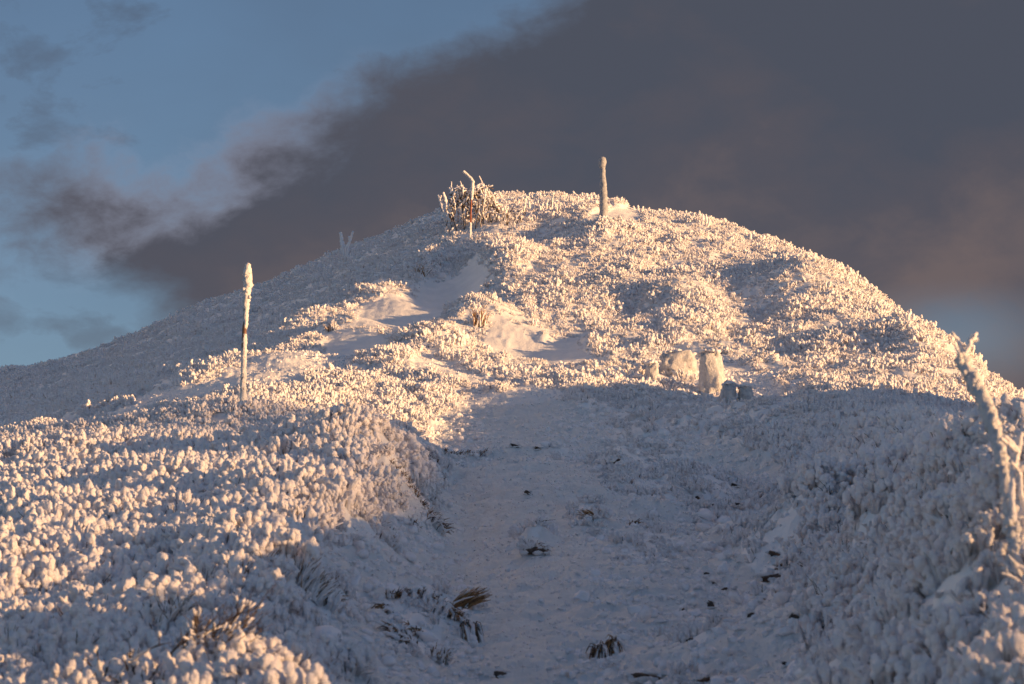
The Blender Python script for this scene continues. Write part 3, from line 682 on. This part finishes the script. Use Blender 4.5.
# hummock of grass in the lower middle
grass('grass_tuft', 458, 604, 34, 16, 'bright straw-brown grass tuft on the right crest of the grassy hummock', 70, (.75, 1), (.9, -.1), .25, .5, .08, .0035)
grass('grass_tuft', 468, 625, 26, 34, 'dark grass hanging down the right side of the grassy hummock', 90, (.25, 1), (.1, -.9), .5, .6, .18)
grass('grass_tuft', 425, 596, 78, 8, 'thin dark fringe of dead grass along the top of the grassy hummock', 110, (.2, 1), (.2, 0), .6, .12, .25, .003, line=1)
grass('grass_tuft', 392, 612, 30, 18, 'dark grass clump on the left shoulder of the grassy hummock', 60, (.2, 1), (-.5, -.5), .6, .6, .35)
grass('grass_tuft', 418, 632, 30, 12, 'sparse brown grass in the middle face of the grassy hummock', 50, (.3, 1), (-.3, -.4), .6, .6, .35)
grass('grass_tuft', 440, 660, 26, 16, 'short brown grass below the grassy hummock, near the bottom', 45, (.5, 1), (.1, -.2), .3, .5, .5)
grass('grass_tuft', 352, 668, 22, 7, 'flat dark grass wisp at the lower left edge of the path', 30, (.3, 1), (.4, 0), .6, .8, .3)
grass('grass_tuft', 606, 648, 34, 26, 'round drooping brown grass tuft alone in the snow at the bottom', 120, (.35, 1), (0, -.5), .75, .75, .12, .0035)
grass('grass_tuft', 535, 548, 28, 15, 'small arched clump of dark grass in the middle of the path', 60, (.3, 1), (.1, -.2), .95, .9, .4, .0032)
grass('grass_tuft', 592, 518, 16, 8, 'little leaning straw wisp right of the path centre', 28, (.7, 1), (-.8, -.1), .3, .4, .2)
grass('grass_tuft', 634, 524, 15, 5, 'flat dark grass wisp right of the leaning straw wisp', 26, (.3, 1), (.3, 0), .6, .7, .2)
grass('grass_tuft', 435, 525, 26, 12, 'dark grass tuft at the tip of the sunlit left bank', 70, (.3, 1), (.4, -.1), .6, .7, .3)
grass('grass_tuft', 414, 527, 16, 10, 'small dark grass tuft left of the one at the tip of the left bank', 40, (.3, 1), (0, -.1), .6, .7, .4)
grass('grass_tuft', 388, 531, 22, 9, 'brown grass under the sunlit rime at the foot of the left bank', 45, (.4, 1), (-.3, -.1), .6, .7, .4)
grass('grass_tuft', 442, 481, 16, 9, 'round dark grass tuft at the left side of the upper path', 60, (.2, 1), (0, -.1), .7, .8, .25)
grass('grass_tuft', 407, 479, 50, 4, 'dark broken line of dead grass across the upper path, left of the round tuft', 70, (.2, 1), (.2, 0), .6, .2, .2, .003, line=1)
grass('grass_tuft', 425, 454, 26, 4, 'dark grass streak at the far left edge of the upper path', 40, (.2, 1), (.3, 0), .6, .3, .2, .003, line=1)
grass('grass_tuft', 466, 455, 46, 3, 'thin straight line of dead grass across the far end of the path', 50, (.2, 1), (.3, 0), .6, .2, .15, .003, line=1)
grass('heather_clump', 308, 592, 32, 20, 'brown heather clump with rimed tips at the right foot of the left bank', 130, (.35, 1), (.4, 0), .25, .8, .45, .0022, 'heather')
grass('heather_clump', 318, 600, 40, 8, 'flat dark heather spray reaching from the left bank onto the path', 40, (.2, 1), (1.2, 0), .5, .6, .15, .0032, 'heather')
grass('heather_clump', 480, 322, 18, 14, 'orange-brown bare patch of heather high on the sunlit hill face', 60, (.9, 1), (0, 0), .3, .8, .25, .0045, 'heather')
grass('heather_clump', 421, 272, 18, 8, 'small orange-brown heather patch left of the shaded upper gully', 40, (.9, 1), (0, 0), .3, .8, .35, .0045, 'heather')
grass('heather_clump', 331, 330, 14, 7, 'small orange heather patch on the sunlit left rib of the hill', 35, (.9, 1), (0, 0), .3, .8, .35, .0045, 'heather')

grass('grass_tuft', 405, 640, 40, 14, 'loose brown and frosted grass at the lower left foot of the grassy hummock', 60, (.45, 1), (-.4, -.2), .5, .7, .4)
grass('grass_tuft', 445, 612, 40, 12, 'mixed brown grass on the upper face of the grassy hummock', 60, (.4, 1), (.1, -.5), .6, .6, .25)
# bare twig shrub at the lower left
def twig_shrub(px, py, tips, label, n_sub=5, r=.006, frost=.5):
    global gx, gy, gz
    gx, gy, gz = ground(px, py); t = empty('twig_shrub', (gx, gy, gz), label, 'shrub'); mb = MB(); mr_ = MB()
    for k, (tx, ty, bx_) in enumerate(tips):
        b = rel(bx_, py+R(-4, 4), gy+R(-.15, .15)); tip = rel(tx, ty, gy+R(-.5, .3)); L_ = np.linalg.norm(tip-b)
        mid = (b+tip)/2+np.array([R(-.1, .1), R(-.1, .1), R(.0, .16)])*L_
        pl = [b*(1-f)**2+2*mid*f*(1-f)+tip*f*f for f in np.linspace(0, 1, 6)]
        mb.tube(pl, [r, r*.9, r*.8, r*.65, r*.5, r*.3], 5)
        if random.random() < frost: crust_tube(mr_, [pl[1]+np.array([0, 0, r]), pl[3]+np.array([0, 0, r]), pl[4]], [r*1.5, r*2, r*1.2], 6, .4, k, rings=14)
        for j in range(n_sub):
            f = R(.3, .95); p = b*(1-f)**2+2*mid*f*(1-f)+tip*f*f; d = (tip-b)/L_+np.array([R(-.6, .6), R(-.6, .6), R(-.3, .6)]); d = d/np.linalg.norm(d)*L_*R(.1, .28)
            mb.tube([p, p+d*.5+np.array([0, 0, .01]), p+d], [r*.5, r*.4, r*.2], 4)
            if random.random() < frost*.7: crust_tube(mr_, [p+d*.6, p+d], [r*1.6, r*1.9], 6, .4, j+k, rings=5)
    mb.build('twigs', M_twig, t); mr_.build('rime_beads', M_rime, t); return t
tw = [(R(190, 264), R(604, 682), R(150, 225)) for _ in range(80)]+[(262,650,215),(256,641,210),(258,672,220),(250,632,205),(245,655,210)]
twig_shrub(190, 672, tw, 'dense bare brown twig shrub spilling right from the rime onto the path, lower left', 7, .0034, .4)
tw = [(R(150, 200), R(592, 640), R(150, 185)) for _ in range(36)]
twig_shrub(168, 640, tw, 'half-rimed twig shrub just above the dense bare one, lower left', 5, .0034, .6)
tw = [(R(80, 175), R(640, 690), R(100, 160)) for _ in range(22)]
twig_shrub(130, 700, tw, 'sparse brown twigs showing through the rime at the lower left bottom edge', 4, .005, .6)
tw = [(R(222, 250), R(560, 585), R(225, 240)) for _ in range(12)]
twig_shrub(232, 592, tw, 'small brown twig bunch between the rime and the heather clump on the left bank', 3, .005, .5)

# ------------------------------------------------------------------ camera, light, sky
cam = bpy.data.cameras.new('camera'); co = bpy.data.objects.new('camera', cam); C.objects.link(co)
co.location = (0, 0, 0); co.rotation_euler = (math.pi/2+PITCH, 0, 0)
cam.sensor_width = 36; cam.lens = 36*F/W; cam.clip_start = .1; cam.clip_end = 20000
cam.dof.use_dof = True; cam.dof.focus_distance = 62; cam.dof.aperture_fstop = 8
bpy.context.scene.camera = co
sl = bpy.data.lights.new('sun', 'SUN'); sl.energy = 5.0; sl.angle = math.radians(.55); sl.color = (1.0, .555, .235)
so = bpy.data.objects.new('sun', sl); C.objects.link(so)
from mathutils import Vector
so.rotation_euler = Vector(sv).to_track_quat('Z', 'Y').to_euler(); so.location = (60, -40, 30)

world = bpy.data.worlds.new('World'); bpy.context.scene.world = world; world.use_nodes = True
nt = world.node_tree; L = nt.links; N = nt.nodes
bg = N['Background']
sky = nd(nt, 'ShaderNodeTexSky', sky_type='NISHITA'); sky.sun_disc = False; sky.sun_elevation = SUN_EL; sky.sun_rotation = SUN_AZ
sky.altitude = 1400; sky.dust_density = .6; sky.air_density = 1.0; sky.ozone_density = 2.0
tc = nd(nt, 'ShaderNodeTexCoord')
sep = nd(nt, 'ShaderNodeSeparateXYZ'); L.new(tc.outputs['Generated'], sep.inputs[0])
def mth(op, a, b=None, c=None, clamp=False):
    n = nd(nt, 'ShaderNodeMath', operation=op); n.use_clamp = clamp
    for k, q in enumerate((a, b, c)):
        if q is None: continue
        if isinstance(q, (int, float)): n.inputs[k].default_value = q
        else: L.new(q, n.inputs[k])
    return n.outputs[0]
def mrange(v, a, b, c=0., d=1.):
    n = nd(nt, 'ShaderNodeMapRange', interpolation_type='SMOOTHSTEP'); L.new(v, n.inputs[0])
    for k, q in zip((1, 2, 3, 4), (a, b, c, d)): n.inputs[k].default_value = q
    return n.outputs[0]
# U, V: bearing and elevation across the part of the sky over the hill (in thousandths of the tangent, V downwards)
dy = mth('MAXIMUM', sep.outputs[1], .08)
aa = mth('DIVIDE', sep.outputs[0], dy); ee = mth('DIVIDE', sep.outputs[2], dy)
U = mth('MULTIPLY_ADD', aa, 2.86, .512)
V = mth('MULTIPLY_ADD', ee, -2.83, .793)
uv = nd(nt, 'ShaderNodeCombineXYZ'); L.new(U, uv.inputs[0]); L.new(V, uv.inputs[1])
def noise(scale, detail, rough, sx=1, sy=1, rot=0, off=0):
    mp = nd(nt, 'ShaderNodeMapping'); L.new(uv.outputs[0], mp.inputs[0]); mp.inputs['Scale'].default_value = (sx, sy, 1); mp.inputs['Rotation'].default_value = (0, 0, rot); mp.inputs['Location'].default_value = (off, off*.7, off*.3)
    n = nd(nt, 'ShaderNodeTexNoise'); L.new(mp.outputs[0], n.inputs['Vector']); n.inputs['Scale'].default_value = scale; n.inputs['Detail'].default_value = detail; n.inputs['Roughness'].default_value = rough
    n.inputs['Distortion'].default_value = .25
    return n.outputs['Fac']
nA = mth('SUBTRACT', noise(4.5, 8, .55, 1, 1.5, .35, 3.1), .5)
nB = mth('SUBTRACT', noise(14, 6, .6, 1, 1.6, .35, 8.2), .5)
nn = mth('ADD', mth('MULTIPLY', nA, .30), mth('MULTIPLY', nB, .12))
line = mth('MULTIPLY_ADD', U, .36, V)                                   # V + .36 U
s1 = mth('SUBTRACT', line, mth('ADD', mrange(U, .05, .30, .225, .180), mrange(U, .42, .62, 0., -.08)))
s1n = mth('ADD', s1, nn)
band = mrange(s1n, -.055, .085)
thin = mrange(s1n, -.06, .20)
def ell(cx, cy, rx, ry):
    a = mth('DIVIDE', mth('SUBTRACT', U, cx), rx); b = mth('DIVIDE', mth('SUBTRACT', V, cy), ry)
    return mth('SQRT', mth('ADD', mth('MULTIPLY', a, a), mth('MULTIPLY', b, b)))
hole = mrange(mth('ADD', ell(-.01, .365, .21, .10), mth('MULTIPLY', nn, 4.0)), .45, 1.25, .95, 0)
hole2 = mrange(mth('ADD', ell(.955, .34, .075, .040), mth('MULTIPLY', nn, 3.5)), .1, 1.7, .42, 0)
cover = mth('MULTIPLY', band, mth('SUBTRACT', 1., mth('MULTIPLY', hole, .92)))
cover = mth('MULTIPLY', cover, mth('SUBTRACT', 1., hole2))
wisp = mth('MULTIPLY', mrange(mth('ADD', noise(6, 7, .6, 1, 1.7, -.3, 5.5), mrange(U, 0., .40, .08, .0)), .46, .74), .60)
cover = mth('MAXIMUM', mth('MAXIMUM', cover, wisp), mth('MULTIPLY_ADD', noise(3, 5, .5, 1, 2, .3, 1.3), .4, .10))
# the bank covers only the part of the sky ahead; elsewhere broken cloud
ahead = mrange(sep.outputs[1], .55, .85)
cover = mth('MULTIPLY', cover, mth('MULTIPLY_ADD', ahead, .75, .25))
# cloud colour: slate, warmer low and right, pink on the lit upper rim
tone = mth('MULTIPLY', mth('ADD', mrange(V, .0, .42), mth('MULTIPLY', mth('ADD', nA, mth('MULTIPLY', nB, .35)), 2.0)), mrange(U, .1, .5, .4, 1.))
crp = ramp(nt, [(0., (.066, .074, .100)), (.45, (.082, .080, .100)), (1., (.135, .108, .112))]); L.new(tone, crp.inputs[0])
rim = mth('MULTIPLY', mth('MULTIPLY', mrange(s1n, -.03, .015), mrange(s1n, .02, .085, 1, 0)), mrange(U, .03, .12, .3, 1.))
rim = mth('MULTIPLY', rim, mrange(U, .24, .40, 1., .10))
mr = nd(nt, 'ShaderNodeMix', data_type='RGBA'); L.new(mth('MULTIPLY', rim, .42), mr.inputs[0]); L.new(crp.outputs[0], mr.inputs[6]); mr.inputs[7].default_value = (.31, .245, .27, 1)
mc = nd(nt, 'ShaderNodeMix', data_type='RGBA'); L.new(cover, mc.inputs[0])
skys = nd(nt, 'ShaderNodeVectorMath', operation='SCALE'); L.new(sky.outputs[0], skys.inputs[0]); skys.operation = 'MULTIPLY'; skys.inputs[1].default_value = (1.04, .99, 1.07)
SKY_STR = .092
cls = nd(nt, 'ShaderNodeVectorMath', operation='SCALE'); L.new(mr.outputs[2], cls.inputs[0]); cls.inputs['Scale'].default_value = 1/SKY_STR*.66
L.new(skys.outputs[0], mc.inputs[6]); L.new(cls.outputs[0], mc.inputs[7]); L.new(mc.outputs[2], bg.inputs[0]); bg.inputs[1].default_value = SKY_STR
vs = bpy.context.scene.view_settings
vs.view_transform = 'Standard'; vs.look = 'None'; vs.exposure = .78; vs.gamma = 1; vs.use_curve_mapping = False
bpy.context.scene.cycles.use_denoising = True
bpy.context.scene.cycles.diffuse_bounces = 7; bpy.context.scene.cycles.max_bounces = 10
